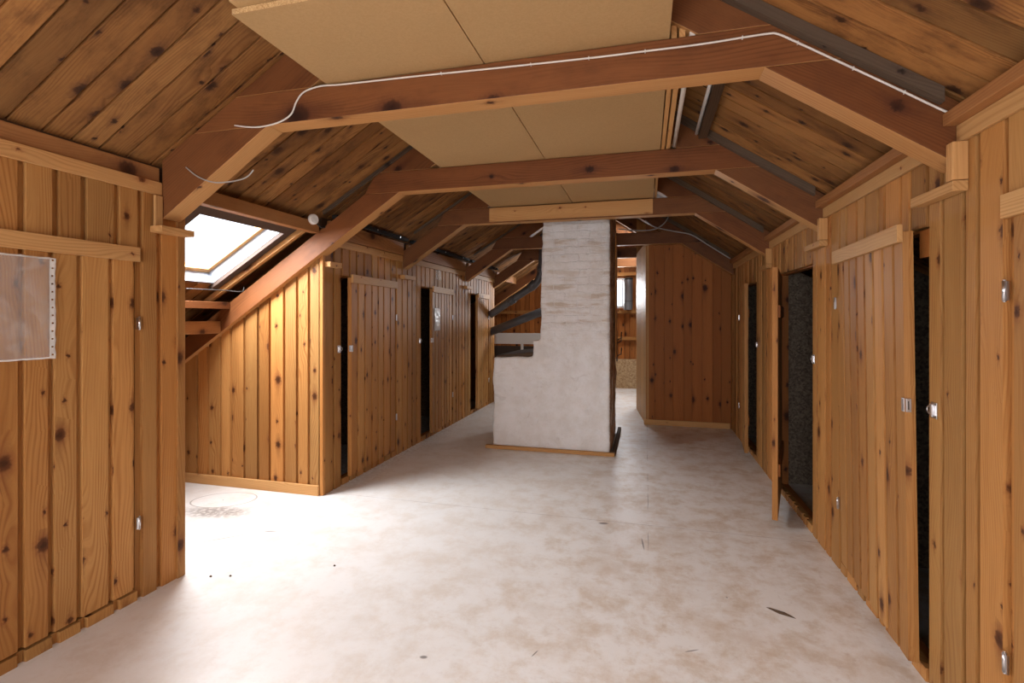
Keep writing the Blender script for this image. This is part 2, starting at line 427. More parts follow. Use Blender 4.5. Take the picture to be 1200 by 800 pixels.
# ------------------------------------------------------------------ mesh helpers
class MB:
    def __init__(self, seed=1):
        self.v, self.f, self.uv, self.c, self.mi = [], [], [], [], []
        self.r = random.Random(seed)
        self.sm = []

    def fresh(self):
        return (self.r.uniform(0, 60), self.r.uniform(0, 60)), (self.r.random(), self.r.random(), self.r.random(), 1)

    def face(self, pts, L, off, col, mi=0, smooth=False):
        n = (pts[1] - pts[0]).cross(pts[2] - pts[0])
        if len(pts) > 3 and n.length < 1e-9:
            n = (pts[2] - pts[0]).cross(pts[3] - pts[0])
        if n.length > 0:
            n.normalize()
        a = L.cross(n)
        if a.length < 0.2:
            a = n.orthogonal().normalized()
            b = n.cross(a)
        else:
            a.normalize()
            b = L
        i0 = len(self.v)
        self.v += [tuple(p) for p in pts]
        self.f.append(tuple(range(i0, i0 + len(pts))))
        self.uv += [(p.dot(a) + off[0], p.dot(b) + off[1]) for p in pts]
        self.c += [col] * len(pts)
        self.mi.append(mi)
        self.sm.append(smooth)

    def hexa(self, b, t, L, off=None, col=None, mi=0):
        """b, t: 4 corners each, same winding; outward normals when b is seen clockwise from outside"""
        if off is None:
            off, col = self.fresh()
        L = L.normalized()
        cen = sum(b, Vector()) / 8 + sum(t, Vector()) / 8
        fs = [list(b), list(t)] + [[b[i], b[(i + 1) % 4], t[(i + 1) % 4], t[i]] for i in range(4)]
        for f in fs:
            n = (f[1] - f[0]).cross(f[2] - f[0])
            m = sum(f, Vector()) / 4
            if n.dot(m - cen) < 0:
                f.reverse()
            self.face(f, L, off, col, mi)

    def box(self, x0, x1, y0, y1, z0, z1, L=None, mi=0):
        b = [V(x0, y0, z0), V(x1, y0, z0), V(x1, y1, z0), V(x0, y1, z0)]
        t = [V(x0, y0, z1), V(x1, y0, z1), V(x1, y1, z1), V(x0, y1, z1)]
        if L is None:
            d = (abs(x1 - x0), abs(y1 - y0), abs(z1 - z0))
            L = [V(1, 0, 0), V(0, 1, 0), V(0, 0, 1)][d.index(max(d))]
        self.hexa(b, t, L, mi=mi)

    def prism(self, poly, y0, y1, L, mi=0, under=False):
        """poly in XZ, extruded along Y"""
        off, col = self.fresh()
        L = L.normalized()
        n = len(poly)
        ar = sum(poly[i][0] * poly[(i + 1) % n][1] - poly[(i + 1) % n][0] * poly[i][1] for i in range(n))
        if ar < 0:
            poly = poly[::-1]
        self.face([V(x, y0, z) for x, z in poly], L, off, col, mi)
        self.face([V(x, y1, z) for x, z in poly][::-1], L, (off[0] + 3, off[1]), col, mi)
        for i in range(n):
            a, b = poly[i], poly[(i + 1) % n]
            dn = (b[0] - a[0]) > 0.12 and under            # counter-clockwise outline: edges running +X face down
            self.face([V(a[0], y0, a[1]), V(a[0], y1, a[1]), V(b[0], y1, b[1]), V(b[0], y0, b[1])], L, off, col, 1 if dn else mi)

    def tube(self, pts, r, n=10, closed=False, mi=0, caps=True):
        off, col = self.fresh()
        pts = [Vector(p) for p in pts]
        m = len(pts)
        rings = []
        up = None
        for i, p in enumerate(pts):
            if closed:
                d = pts[(i + 1) % m] - pts[i - 1]
            else:
                d = pts[min(i + 1, m - 1)] - pts[max(i - 1, 0)]
            d.normalize()
            if up is None:
                up = d.orthogonal().normalized()
            a = (up - d * up.dot(d)).normalized()
            up = a
            b = d.cross(a)
            rr = r[i] if isinstance(r, (list, tuple)) else r
            rings.append([p + a * (rr * math.cos(2 * math.pi * k / n)) + b * (rr * math.sin(2 * math.pi * k / n)) for k in range(n)])
        base = len(self.v)
        for ri in rings:
            self.v += [tuple(q) for q in ri]
        seg = m if closed else m - 1
        for i in range(seg):
            j = (i + 1) % m
            for k in range(n):
                kk = (k + 1) % n
                self.f.append((base + i * n + k, base + i * n + kk, base + j * n + kk, base + j * n + k))
                self.uv += [(k / n * .1 + off[0], i * .05 + off[1]), (kk / n * .1 + off[0], i * .05 + off[1]),
                            (kk / n * .1 + off[0], j * .05 + off[1]), (k / n * .1 + off[0], j * .05 + off[1])]
                self.c += [col] * 4
                self.mi.append(mi)
                self.sm.append(True)
        if caps and not closed:
            for i, rev in ((0, True), (m - 1, False)):
                idx = [base + i * n + k for k in range(n)]
                if rev:
                    idx.reverse()
                self.f.append(tuple(idx))
                self.uv += [off] * n
                self.c += [col] * n
                self.mi.append(mi)
                self.sm.append(False)

    def build(self, name, mats, parent=None, bevel=0.0, loc=None):
        me = bpy.data.meshes.new(name)
        vs = self.v
        if loc is not None:
            vs = [(a - loc[0], b - loc[1], c - loc[2]) for a, b, c in vs]
        me.from_pydata(vs, [], self.f)
        uvl = me.uv_layers.new(name='UVMap')
        uvl.data.foreach_set('uv', [c for p in self.uv for c in p])
        ca = me.color_attributes.new('bv', 'FLOAT_COLOR', 'CORNER')
        ca.data.foreach_set('color', [c for p in self.c for c in p])
        me.polygons.foreach_set('material_index', self.mi)
        me.polygons.foreach_set('use_smooth', self.sm)
        for m in (mats if isinstance(mats, (list, tuple)) else [mats]):
            me.materials.append(m)
        me.update()
        o = bpy.data.objects.new(name, me)
        COL.objects.link(o)
        if loc is not None:
            o.location = loc
        if parent is not None:
            o.parent = parent
        if bevel:
            bm = bmesh.new()
            bm.from_mesh(me)
            bmesh.ops.remove_doubles(bm, verts=bm.verts, dist=1e-5)
            bm.to_mesh(me)
            bm.free()
            md = o.modifiers.new('bevel', 'BEVEL')
            md.width = bevel
            md.segments = 2
            md.limit_method = 'ANGLE'
            md.angle_limit = 0.6
        return o


def boxes(name, mat, parent, lst, bevel=0.0, seed=700):
    for k, q in enumerate(lst):
        m = MB(seed + k)
        m.box(*q[:6], *(q[6:] or ()))
        m.build(name, mat, parent, bevel)


def tag(o, label, cat, group=None, kind=None):
    o['label'] = label
    o['category'] = cat
    if group:
        o['group'] = group
    if kind:
        o['kind'] = kind
    return o


def empty(name, loc=(0, 0, 0), rz=0.0):
    o = bpy.data.objects.new(name, None)
    o.location = loc
    o.rotation_euler = (0, 0, rz)
    o.empty_display_size = 0.1
    COL.objects.link(o)
    return o


def panel(mb, O, S, T, N, s0, s1, tb, tt, opens=(), pitch=0.14, gap=0.018, rz=0.021, back=0.02, bev=0.003, vary=0.12, alt=0.0):
    """tongue and groove boarding. O origin, S across the boards, T along them, N towards the room"""
    O, S, T, N = Vector(O), Vector(S), Vector(T), Vector(N)
    cuts = sorted({s0, s1} | {c for o in opens for c in o[:2] if s0 < c < s1})
    fb = tb if callable(tb) else (lambda s: tb)
    ft = tt if callable(tt) else (lambda s: tt)
    P = lambda s, t, n: O + S * s + T * t + N * n
    for a, b in zip(cuts[:-1], cuts[1:]):
        k = max(1, round((b - a) / pitch))
        w = (b - a) / k
        ed = [a + w * i + (mb.r.uniform(-vary, vary) * w if 0 < i < k else 0) for i in range(k + 1)]
        if alt:
            ed = [e + (alt * w * (1 if i % 2 else -1) if 0 < i < k else 0) for i, e in enumerate(ed)]
        for i in range(k):
            e0, e1 = ed[i], ed[i + 1]
            mid = (e0 + e1) / 2
            segs = [(fb(e0), fb(e1), ft(e0), ft(e1))]
            for o in opens:
                if o[0] - 1e-6 <= mid <= o[1] + 1e-6:
                    ns = []
                    for (b0, b1, t0, t1) in segs:
                        if o[2] > min(b0, b1) + 1e-4:
                            ns.append((b0, b1, min(o[2], t0), min(o[2], t1)))
                        if o[3] < max(t0, t1) - 1e-4:
                            ns.append((max(o[3], b0), max(o[3], b1), max(t0, o[3]), max(t1, o[3])))
                    segs = ns
            for (b0, b1, t0, t1) in segs:
                off, col = mb.fresh()
                # backing (shows in the groove)
                mb.hexa([P(e0, b0, -rz), P(e1, b1, -rz), P(e1, t1, -rz), P(e0, t0, -rz)],
                        [P(e0, b0, -rz - back), P(e1, b1, -rz - back), P(e1, t1, -rz - back), P(e0, t0, -rz - back)], T, off, col)
                g = min(gap, (e1 - e0) * 0.4)
                f = lambda s, q0, q1: q0 + (q1 - q0) * (s - e0) / (e1 - e0)
                lo, hi = e0 + g, e1 - 0.0005
                A = [P(lo, f(lo, b0, b1), -rz), P(hi, f(hi, b0, b1), -rz), P(hi, f(hi, t0, t1), -rz), P(lo, f(lo, t0, t1), -rz)]
                lo2, hi2 = lo + bev, hi - bev
                B = [P(lo2, f(lo2, b0, b1), 0), P(hi2, f(hi2, b0, b1), 0), P(hi2, f(hi2, t0, t1), 0), P(lo2, f(lo2, t0, t1), 0)]
                mb.hexa(A, B, T, off, col)


def smooth_path(pts, n=8):
    pts = [Vector(p) for p in pts]
    out = []
    m = len(pts)
    for i in range(m - 1):
        p0, p1, p2, p3 = pts[max(i - 1, 0)], pts[i], pts[i + 1], pts[min(i + 2, m - 1)]
        for k in range(n):
            t = k / n
            out.append(0.5 * ((2 * p1) + (p2 - p0) * t + (2 * p0 - 5 * p1 + 4 * p2 - p3) * t * t + (3 * p1 - p0 - 3 * p2 + p3) * t ** 3))
    out.append(pts[-1])
    return out


def sight(px, py):
    u, v = (px - 600) / F_PX, (HY - py) / F_PX
    return V(-math.sin(YAW) + u * math.cos(YAW), math.cos(YAW) + u * math.sin(YAW), v)


def onY(px, py, Y):
    d = sight(px, py)
    return V(0, 0, EYE) + d * (Y / d.y)


def onX(px, py, X):
    d = sight(px, py)
    return V(0, 0, EYE) + d * (X / d.x)


# ------------------------------------------------------------------ dimensions
XL, XR = -2.61, 1.114
Y0, Y1 = -3.0, 10.95
ROOF_UP = 0.235
lowL = lambda X: 2.03 + (X + 2.62) * SL          # underside of the left rafters
lowR = lambda X: 2.055 + (XR - X) * SRR          # underside of the right rafters
rfL = lambda X: 2.36 + (X + 2.62) * SLB
rfR = lambda X: lowR(X) + ROOF_UP
XRG = (2.055 + ROOF_UP + XR * SRR - 2.36 - 2.62 * SLB) / (SLB + SRR)
ZRG = rfL(XRG)
XEL, XER = -4.5, 2.9
TR = [-2.3, -0.8, 2.20, 3.64, 5.10, 7.10, 8.60, 10.1]      # near faces of the trusses
TH = 0.115

# ------------------------------------------------------------------ floor
mb = MB(3)
mb.box(XEL - 0.1, XER + 0.1, Y0 - 0.1, Y1 + 0.1, -0.12, 0.0)
tag(mb.build('floor', FLOOR), 'marbled cream and tan vinyl floor with scuffs and a sooty smudge', 'floor', kind='structure')

# ------------------------------------------------------------------ ceiling (boarded roof slopes)
SKY = (2.69, 3.49, -3.56, -2.87)      # roof window: y0, y1, x0, x1
REARL = (-1.45, -0.05, -3.7, -2.75)
REARR = (-1.8, -0.4, 0.30, 1.0)
FARR = (9.1, 10.05, -0.35, 0.25)
cl, cr_ = math.cos(AL), math.cos(AR)
mb = MB(11)
OL = V(XRG, 0, ZRG)
TL = V(-cl, 0, -math.sin(AL))
NL = V(math.sin(AL), 0, -cl)
tL = lambda X: (XRG - X) / cl
panel(mb, OL, (0, 1, 0), TL, NL, Y0, Y1, 0.0, tL(XEL),
      [(SKY[0], SKY[1], tL(SKY[3]), tL(SKY[2])), (REARL[0], REARL[1], tL(REARL[3]), tL(REARL[2]))],
      pitch=0.128, gap=0.008, rz=0.012, back=0.03, bev=0.002, vary=0.06)
TRv = V(cr_, 0, -math.sin(AR))
NR = V(-math.sin(AR), 0, -cr_)
tR = lambda X: (X - XRG) / cr_
panel(mb, OL, (0, 1, 0), TRv, NR, Y0, Y1, 0.0, tR(XER),
      [(REARR[0], REARR[1], tR(REARR[2]), tR(REARR[3])), (FARR[0], FARR[1], tR(FARR[2]), tR(FARR[3]))],
      pitch=0.128, gap=0.008, rz=0.012, back=0.03, bev=0.002, vary=0.06)
tag(mb.build('ceiling', ROOF), 'sloping roof boards with dark knots and water stains above the rafters', 'ceiling', kind='structure')

# ------------------------------------------------------------------ walls
DH0, DH1 = 0.07, 1.86
# right wall with its door openings
opR = [(5.73, 6.71), (3.90, 4.86), (2.42, 3.385), (0.98, 1.955), (-0.5, 0.45)]
mb = MB(21)
panel(mb, (XR, 0, 0), (0, 1, 0), (0, 0, 1), (-1, 0, 0), Y0, 7.34, 0.0, 2.2,
      [(a, b, 0.055, 1.875) for a, b in opR], pitch=0.122, gap=0.022, alt=0.16)
wr = mb.build('wall_right', PINE)
tag(wr, 'right hand wall of vertical pine boards with closet doors', 'wall', kind='structure')
zv = V(0, 0, 1)
for a, b in opR:
    boxes('door_jamb', PINE_R, wr, [(XR + 0.033, XR + 0.085, a - 0.05, a + 0.004, 0, 1.93, zv), (XR + 0.033, XR + 0.085, b - 0.004, b + 0.05, 0, 1.93, zv)])
    boxes('door_head', PINE_R, wr, [(XR + 0.033, XR + 0.085, a + .005, b - .005, 1.865, 1.93)])
    boxes('door_sill', PINE_R, wr, [(XR + 0.033, XR + 0.085, a + .005, b - .005, 0.0, 0.05)])

# left wall beyond the recess
opL = [(3.95, 4.97), (5.60, 6.62), (7.38, 8.30)]
mb = MB(23)
YP = 3.69
panel(mb, (XL - 0.02, 0, 0), (0, 1, 0), (0, 0, 1), (1, 0, 0), YP, 8.65, 0.0, 2.2,
      [(a, b, 0.055, 1.875) for a, b in opL], pitch=0.135, gap=0.022)
wl = mb.build('wall_left', PINE)
tag(wl, 'left hand wall of vertical pine boards beyond the lit recess', 'wall', kind='structure')
for a, b in opL:
    boxes('door_jamb', PINE_R, wl, [(XL - 0.10, XL - 0.053, a - 0.05, a + 0.004, 0, 1.93, zv), (XL - 0.10, XL - 0.053, b - 0.004, b + 0.05, 0, 1.93, zv)])
    boxes('door_head', PINE_R, wl, [(XL - 0.10, XL - 0.053, a + .005, b - .005, 1.865, 1.93)])
    boxes('door_sill', PINE_R, wl, [(XL - 0.10, XL - 0.053, a + .005, b - .005, 0.0, 0.05)])

# near closet on the left
opN = [(1.02, 2.075)]
YN = 2.35
mb = MB(25)
panel(mb, (XL, 0, 0), (0, 1, 0), (0, 0, 1), (1, 0, 0), 0.05, YN - 0.045, 0.0, 2.24,
      [(a, b, 0.05, 1.85) for a, b in opN], pitch=0.135, gap=0.026)
wn = mb.build('wall_near_left', PINE)
tag(wn, 'front of the near left closet in vertical pine boards', 'wall', kind='structure')
mb = MB(26)
mb.box(XL - 0.03, XL + 0.012, YN - 0.05, YN, 0, 2.24, V(0, 0, 1))
mb.build('corner_trim', PINE, wn, 0.003)
boxes('door_sill', PINE_R, wn, [(XL - 0.08, XL - 0.033, 0.97, 2.12, 0.0, 0.046)])
boxes('door_head', PINE_R, wn, [(XL - 0.08, XL - 0.033, 0.97, 2.12, 1.85, 1.93)])
# closing partitions between the left recesses and closets
for yy, nrm, nm, lab, s, mat in (
        (YN - 0.04, 1, 'wall_recess_near', 'pine boarded partition on the near side of the skylit recess', 31, PINE),
        (YP, -1, 'wall_recess_far', 'brightly lit pine boarded partition under the sloping rafter', 32, PINE),
        (0.06, -1, 'wall_rear_recess', 'pine boarded partition behind the near left closet', 33, PINE)):
    mb = MB(s)
    panel(mb, (0, yy, 0), (1, 0, 0), (0, 0, 1), (0, nrm, 0), XEL, XL - (0.03 if yy == YP else 0.012), 0.0,
          (lambda X: lowL(X) + 0.004) if yy == YP else (lambda X: rfL(X)), pitch=0.13, gap=0.02)
    w_ = mb.build(nm, mat)
    tag(w_, lab, 'wall', kind='structure')
    if yy == YP:
        mb = MB(34)
        mb.box(XL - 0.05, XL - 0.018, YP - 0.005, YP + 0.03, 0, 2.03, V(0, 0, 1))
        mb.build('corner_trim', PINE, w_, 0.003)
# dark closet linings (eaves walls and cross partitions)
mb = MB(35)
mb.box(XEL - 0.04, XEL, Y0, Y1, 0, rfL(XEL) + 0.05)
mb.build('wall_eaves_left', PINE_R)
tag(bpy.data.objects['wall_eaves_left'], 'low boarded wall under the left eaves', 'wall', kind='structure')
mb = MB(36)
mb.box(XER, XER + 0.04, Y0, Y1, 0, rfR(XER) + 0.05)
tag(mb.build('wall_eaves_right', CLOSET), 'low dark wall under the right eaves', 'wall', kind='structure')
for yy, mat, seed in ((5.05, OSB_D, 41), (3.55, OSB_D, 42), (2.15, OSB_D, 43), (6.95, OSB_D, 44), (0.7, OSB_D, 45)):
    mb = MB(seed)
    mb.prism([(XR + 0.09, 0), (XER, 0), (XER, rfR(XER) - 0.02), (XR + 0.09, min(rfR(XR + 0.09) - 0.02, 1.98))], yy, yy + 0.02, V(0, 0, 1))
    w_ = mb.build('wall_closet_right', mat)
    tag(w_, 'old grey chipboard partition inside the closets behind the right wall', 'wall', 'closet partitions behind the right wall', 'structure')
for yy, seed in ((5.25, 46), (7.05, 47), (8.66, 48)):
    mb = MB(seed)
    mb.prism([(XL - 0.11, 0), (XEL, 0), (XEL, rfL(XEL) - 0.02), (XL - 0.11, rfL(XL - 0.11) - 0.02)], yy, yy + 0.02, V(0, 0, 1))
    w_ = mb.build('wall_closet_left', OSB_D if seed < 48 else PINE_R)
    tag(w_, 'old grey chipboard partition inside the closets behind the left wall', 'wall', 'closet partitions behind the left wall', 'structure')

# dark ceilings of closets between wall head and roof are closed by the roof itself; wall heads:
mb = MB(49)
mb.box(XR + 0.02, XR + 0.05, Y0, 7.34, 2.2, rfR(XR + 0.05) + 0.02)
mb.box(XL - 0.06, XL - 0.035, YP, 8.65, 2.15, rfL(XL) + 0.0)
mb.box(XL - 0.06, XL - 0.035, 0.05, YN - 0.01, 2.2, rfL(XL) + 0.0)
tag(mb.build('trim_9', DARKW), 'dark boards closing the gap between wall head and roof', 'trim', kind='structure')

# far room divider on the right (dark reddish boards) with its pale side
mb = MB(51)
BX0, BY0 = 0.0, 7.33
capR = lambda X: rfR(X) - 0.01
panel(mb, (0, BY0, 0), (1, 0, 0), (0, 0, 1), (0, -1, 0), BX0, XR - 0.002, 0.0, capR, pitch=0.128, gap=0.004, rz=0.006, bev=0.002)
wf = tag(mb.build('wall_far_right', PINE_R), 'far cross wall of reddish brown boards right of the chimney', 'wall', kind='structure')
mb = MB(52)
sd = V(-0.15, 1.25, 0).normalized()
nn = V(-sd.y, sd.x, 0)
panel(mb, (BX0 - 0.004, BY0 - 0.006, 0), sd, (0, 0, 1), nn, 0.0, 1.26, 0.0, 2.55, pitch=0.14, gap=0.005)
wfs = tag(mb.build('wall_far_side', PINE_L), 'pale pine end of the far cross wall beside the passage', 'wall', kind='structure')
mb = MB(53)
panel(mb, (0, 8.62, 0), (1, 0, 0), (0, 0, 1), (0, 1, 0), BX0 - 0.15, XER, 0.0, lambda X: (rfR(X) - 0.01), pitch=0.14, gap=0.005)
tag(mb.build('wall_far_back', PINE), 'back of the far cross wall', 'wall', kind='structure')

# gables
WG = (-1.62, -0.44, 1.70, 2.34)
mb = MB(61)
topf = lambda X: min(rfL(X), rfR(X)) + 0.02
cutx = XRG
panel(mb, (0, Y1, 0), (1, 0, 0), (0, 0, 1), (0, -1, 0), XEL, XRG, 0.0, topf, [(WG[0], WG[1], WG[2], WG[3])], pitch=0.11, gap=0.008)
panel(mb, (0, Y1, 0), (1, 0, 0), (0, 0, 1), (0, -1, 0), XRG, XER, 0.0, topf, [(WG[0], WG[1], WG[2], WG[3])], pitch=0.11, gap=0.008)
gab = tag(mb.build('wall_far_gable', PINE_R), 'far gable wall of brown boards with horizontal rails and a small window', 'wall', kind='structure')
boxes('wall_rail', PINE, gab, [(XEL, XER, Y1 - 0.09, Y1 - 0.001, z - 0.035, z + 0.035) for z in (2.42, 1.62, 1.06)], 0.003)
mb = MB(63)
mb.box(XEL, XER, Y1 - 0.022, Y1 - 0.001, 0.0, 0.62)
mb.build('lower_board', OSB, gab)

RG = (-1.9, 0.4, 0.75, 2.15)
mb = MB(64)
for a, b in ((XEL, XRG), (XRG, XER)):
    panel(mb, (0, Y0, 0), (1, 0, 0), (0, 0, 1), (0, 1, 0), a, b, 0.0, topf, [RG], pitch=0.13, gap=0.01)
tag(mb.build('wall_rear_gable', PINE), 'rear gable wall of pine boards behind the viewer', 'wall', kind='structure')


def window(name, lab, x0, x1, z0, z1, y, out):
    e = empty(name, ((x0 + x1) / 2, y, z0))
    tag(e, lab, 'window', kind='structure')
    loc = V((x0 + x1) / 2, y, z0)
    m1 = MB(70)
    w = 0.05
    ya, yb = (y, y + out * 0.09) if out > 0 else (y + out * 0.09, y)
    m1.box(x0, x0 + w, ya, yb, z0, z1)
    m1.box(x1 - w, x1, ya, yb, z0, z1)
    m1.box(x0 + w, x1 - w, ya, yb, z0, z0 + w)
    m1.box(x0 + w, x1 - w, ya, yb, z1 - w, z1)
    m1.box((x0 + x1) / 2 - .02, (x0 + x1) / 2 + .02, ya + .02, yb - .02, z0 + w, z1 - w)
    m1.build('window_frame', PAINTW, e, loc=loc).location = (0, 0, 0)
    m2 = MB(71)
    yc = (ya + yb) / 2
    m2.box(x0 + w, x1 - w, yc - .003, yc + .003, z0 + w, z1 - w)
    m2.build('window_pane', GLASS, e, loc=loc).location = (0, 0, 0)
    return e


window('window_2', 'small bright window in the far gable, half hidden by the chimney', WG[0], WG[1], WG[2], WG[3], Y1, 1)
window('window_added_3', 'wide unseen window added to the rear gable behind the viewer for light', RG[0], RG[1], RG[2], RG[3], Y0 - 0.03, -1)  # added opening for the frontal fill lamp, never in view


def roof_window(name, lab, y0, y1, x0, x1, rf, slope, sgn, seed, lining=LINING, deep=0.15):
    """lining box leading up from the roof boards to the glass, all square to the slope"""
    ang = math.atan(slope)
    n = V(-sgn * math.sin(ang), 0, math.cos(ang))       # outward
    n = V(sgn * math.sin(ang), 0, math.cos(ang))
    P = lambda x, y, h: V(x, y, rf(x)) + n * h
    org = V((x0 + x1) / 2, (y0 + y1) / 2, rf((x0 + x1) / 2))
    e = empty(name, org)
    tag(e, lab, 'window', kind='structure')
    lx = V(1, 0, -sgn * slope).normalized()
    w = 0.025

    def slab(mb, xa, xb, ya, yb, h0, h1, L):
        b = [P(xa, ya, h0), P(xb, ya, h0), P(xb, yb, h0), P(xa, yb, h0)]
        t = [P(xa, ya, h1), P(xb, ya, h1), P(xb, yb, h1), P(xa, yb, h1)]
        mb.hexa(b, t, L)
    m1 = MB(seed)
    slab(m1, x0 - w, x0 + .003, y0 - w, y1 + w, 0.0, deep, V(0, 1, 0))
    slab(m1, x1 - .003, x1 + w, y0 - w, y1 + w, 0.0, deep, V(0, 1, 0))
    slab(m1, x0 + .003, x1 - .003, y0 - w, y0 + .003, 0.0, deep, lx)
    slab(m1, x0 + .003, x1 - .003, y1 - .003, y1 + w, 0.0, deep, lx)
    m1.build('window_lining', lining, e, loc=org).location = (0, 0, 0)
    m2 = MB(seed + 1)
    f = 0.045
    slab(m2, x0 + .004, x0 + f, y0 + .004, y1 - .004, deep - 0.05, deep - .001, V(0, 1, 0))
    slab(m2, x1 - f, x1 - .004, y0 + .004, y1 - .004, deep - 0.05, deep, V(0, 1, 0))
    slab(m2, x0 + f, x1 - f, y0 + .004, y0 + f, deep - 0.05, deep, lx)
    slab(m2, x0 + f, x1 - f, y1 - f, y1 - .004, deep - 0.05, deep, lx)
    m2.build('window_sash', PINE_L, e, loc=org).location = (0, 0, 0)
    m3 = MB(seed + 2)
    slab(m3, x0 + f, x1 - f, y0 + f, y1 - f, deep - 0.03, deep - 0.024, lx)
    m3.build('window_pane', GLASS, e, loc=org).location = (0, 0, 0)
    # dark casing around the opening, under the roof boards
    m4 = MB(seed + 3)
    slab(m4, x1, x1 + 0.13, y0 - 0.1, y1 + 0.12, -0.03, -0.001, V(0, 1, 0))
    slab(m4, x0 - 0.05, x1, y1, y1 + 0.12, -0.03, -0.001, lx)
    slab(m4, x0 - 0.05, x1, y0 - 0.1, y0, -0.03, -0.001, lx)
    m4.build('window_casing', BROWNP, e, loc=org).location = (0, 0, 0)
    return e


rw = roof_window('window_1', 'bright roof window in the left slope above the recess', SKY[0], SKY[1], SKY[2], SKY[3], rfL, SLB, -1, 80)
roof_window('window_added_4', 'unseen roof window added in the left slope behind the viewer for light', REARL[0], REARL[1], REARL[2], REARL[3], rfL, SLB, -1, 85)  # added out of view to let the left fill lamp in
roof_window('window_added_5', 'unseen roof window added in the right slope behind the viewer for light', REARR[0], REARR[1], REARR[2], REARR[3], rfR, SRR, 1, 90)  # added out of view to let the right fill lamp in
roof_window('window_added_6', 'unseen roof window added in the right slope beyond the chimney for light', FARR[0], FARR[1], FARR[2], FARR[3], rfR, SRR, 1, 95)  # added out of view to brighten the far passage

P_ = lambda x, y, h: V(x, y, rfL(x) - h)
m = MB(98)
m.hexa([P_(-3.75, 3.56, .035), P_(-2.72, 3.56, .035), P_(-2.72, 3.60, .035), P_(-3.75, 3.60, .035)],
       [P_(-3.75, 3.56, .085), P_(-2.72, 3.56, .085), P_(-2.72, 3.60, .085), P_(-3.75, 3.60, .085)], V(1, 0, SLB))
tag(m.build('batten', BEAM_U, None, 0.003), 'narrow brown batten between the roof window and the sloping rafter of the recess', 'batten')

# ------------------------------------------------------------------ trims and skirtings
mb = MB(101)
for a, b in zip(TR[:-3], TR[1:-2]):
    mb.box(XR - 0.018, XR - 0.001, a + TH + 0.002, b - 0.002, 2.135, 2.2)
mb.box(XR - 0.018, XR - 0.001, TR[5] + TH, 7.33, 2.135, 2.2)
trr = tag(mb.build('trim_1', PINE_L, None, 0.003), 'pale pine moulding along the top of the right wall', 'trim', kind='structure')
for y in TR[2:5]:
    boxes('rafter_foot_block', PINE_L, trr, [(XR - 0.05, XR - 0.001, y - 0.045, y - 0.003, 1.995, 2.133, zv),
                                             (XR - 0.05, XR - 0.001, y - 0.045, y + TH + 0.14, 1.955, 1.993)], 0.003)
mb = MB(103)
for a, b in ((YP + 0.04, TR[4]), (TR[4] + TH, TR[5]), (TR[5] + TH, 8.65)):
    mb.box(XL - 0.018, XL + 0.001, a + 0.003, b - 0.003, 2.12, 2.185)
trl = tag(mb.build('trim_2', PINE_L, None, 0.003), 'pale pine moulding along the top of the far left wall', 'trim', kind='structure')
boxes('rafter_foot_block', PINE_L, trl, [(XL - 0.018, XL + 0.04, y - (0.035 if y > 4 else -0.07), y + TH + 0.12, 1.93, 1.975) for y in TR[3:6]], 0.003)
mb = MB(105)
mb.box(XL + 0.001, XL + 0.02, 0.05, TR[2] - 0.003, 2.175, 2.245)
tr3 = tag(mb.build('trim_3', PINE_L, None, 0.003), 'pale pine moulding along the top of the near left closet', 'trim', kind='structure')
boxes('rafter_foot_block', PINE_L, tr3, [(XL + 0.002, XL + 0.085, TR[2] - 0.06, TR[2] + TH + 0.03, 1.965, 2.0, V(0, 1, 0)),
                                         (XL + 0.013, XL + 0.03, TR[2] - 0.05, TR[2] - 0.006, 2.0, 2.17, zv)], 0.003)
mb = MB(107)
mb.box(XEL, XL - 0.052, YP - 0.024, YP - 0.001, 0.0, 0.085)
tag(mb.build('baseboard_recess', PINE_L, None, 0.004), 'pale pine skirting board at the foot of the bright recess partition', 'baseboard', kind='structure')
mb = MB(108)
mb.box(BX0 - 0.03, XR - 0.02, BY0 - 0.03, BY0 - 0.007, 0.0, 0.075)
tag(mb.build('baseboard_far', PINE_L, None, 0.004), 'pine skirting board at the foot of the far reddish cross wall', 'baseboard', kind='structure')

# ------------------------------------------------------------------ doors


def hinge_part(name, x, y, z, parent, mat=STEEL):
    m = MB(5)
    m.tube([(x, y, z - 0.032), (x, y, z + 0.032)], 0.0065, 10)
    m.tube([(x, y, z - 0.036), (x, y, z - 0.032)], 0.0045, 8)
    m.tube([(x, y, z + 0.032), (x, y, z + 0.036)], 0.0045, 8)
    m.box(x - 0.003, x + 0.003, y - 0.016, y + 0.002, z - 0.03, z + 0.03)
    return m.build(name, mat, parent)


door_no = [0]


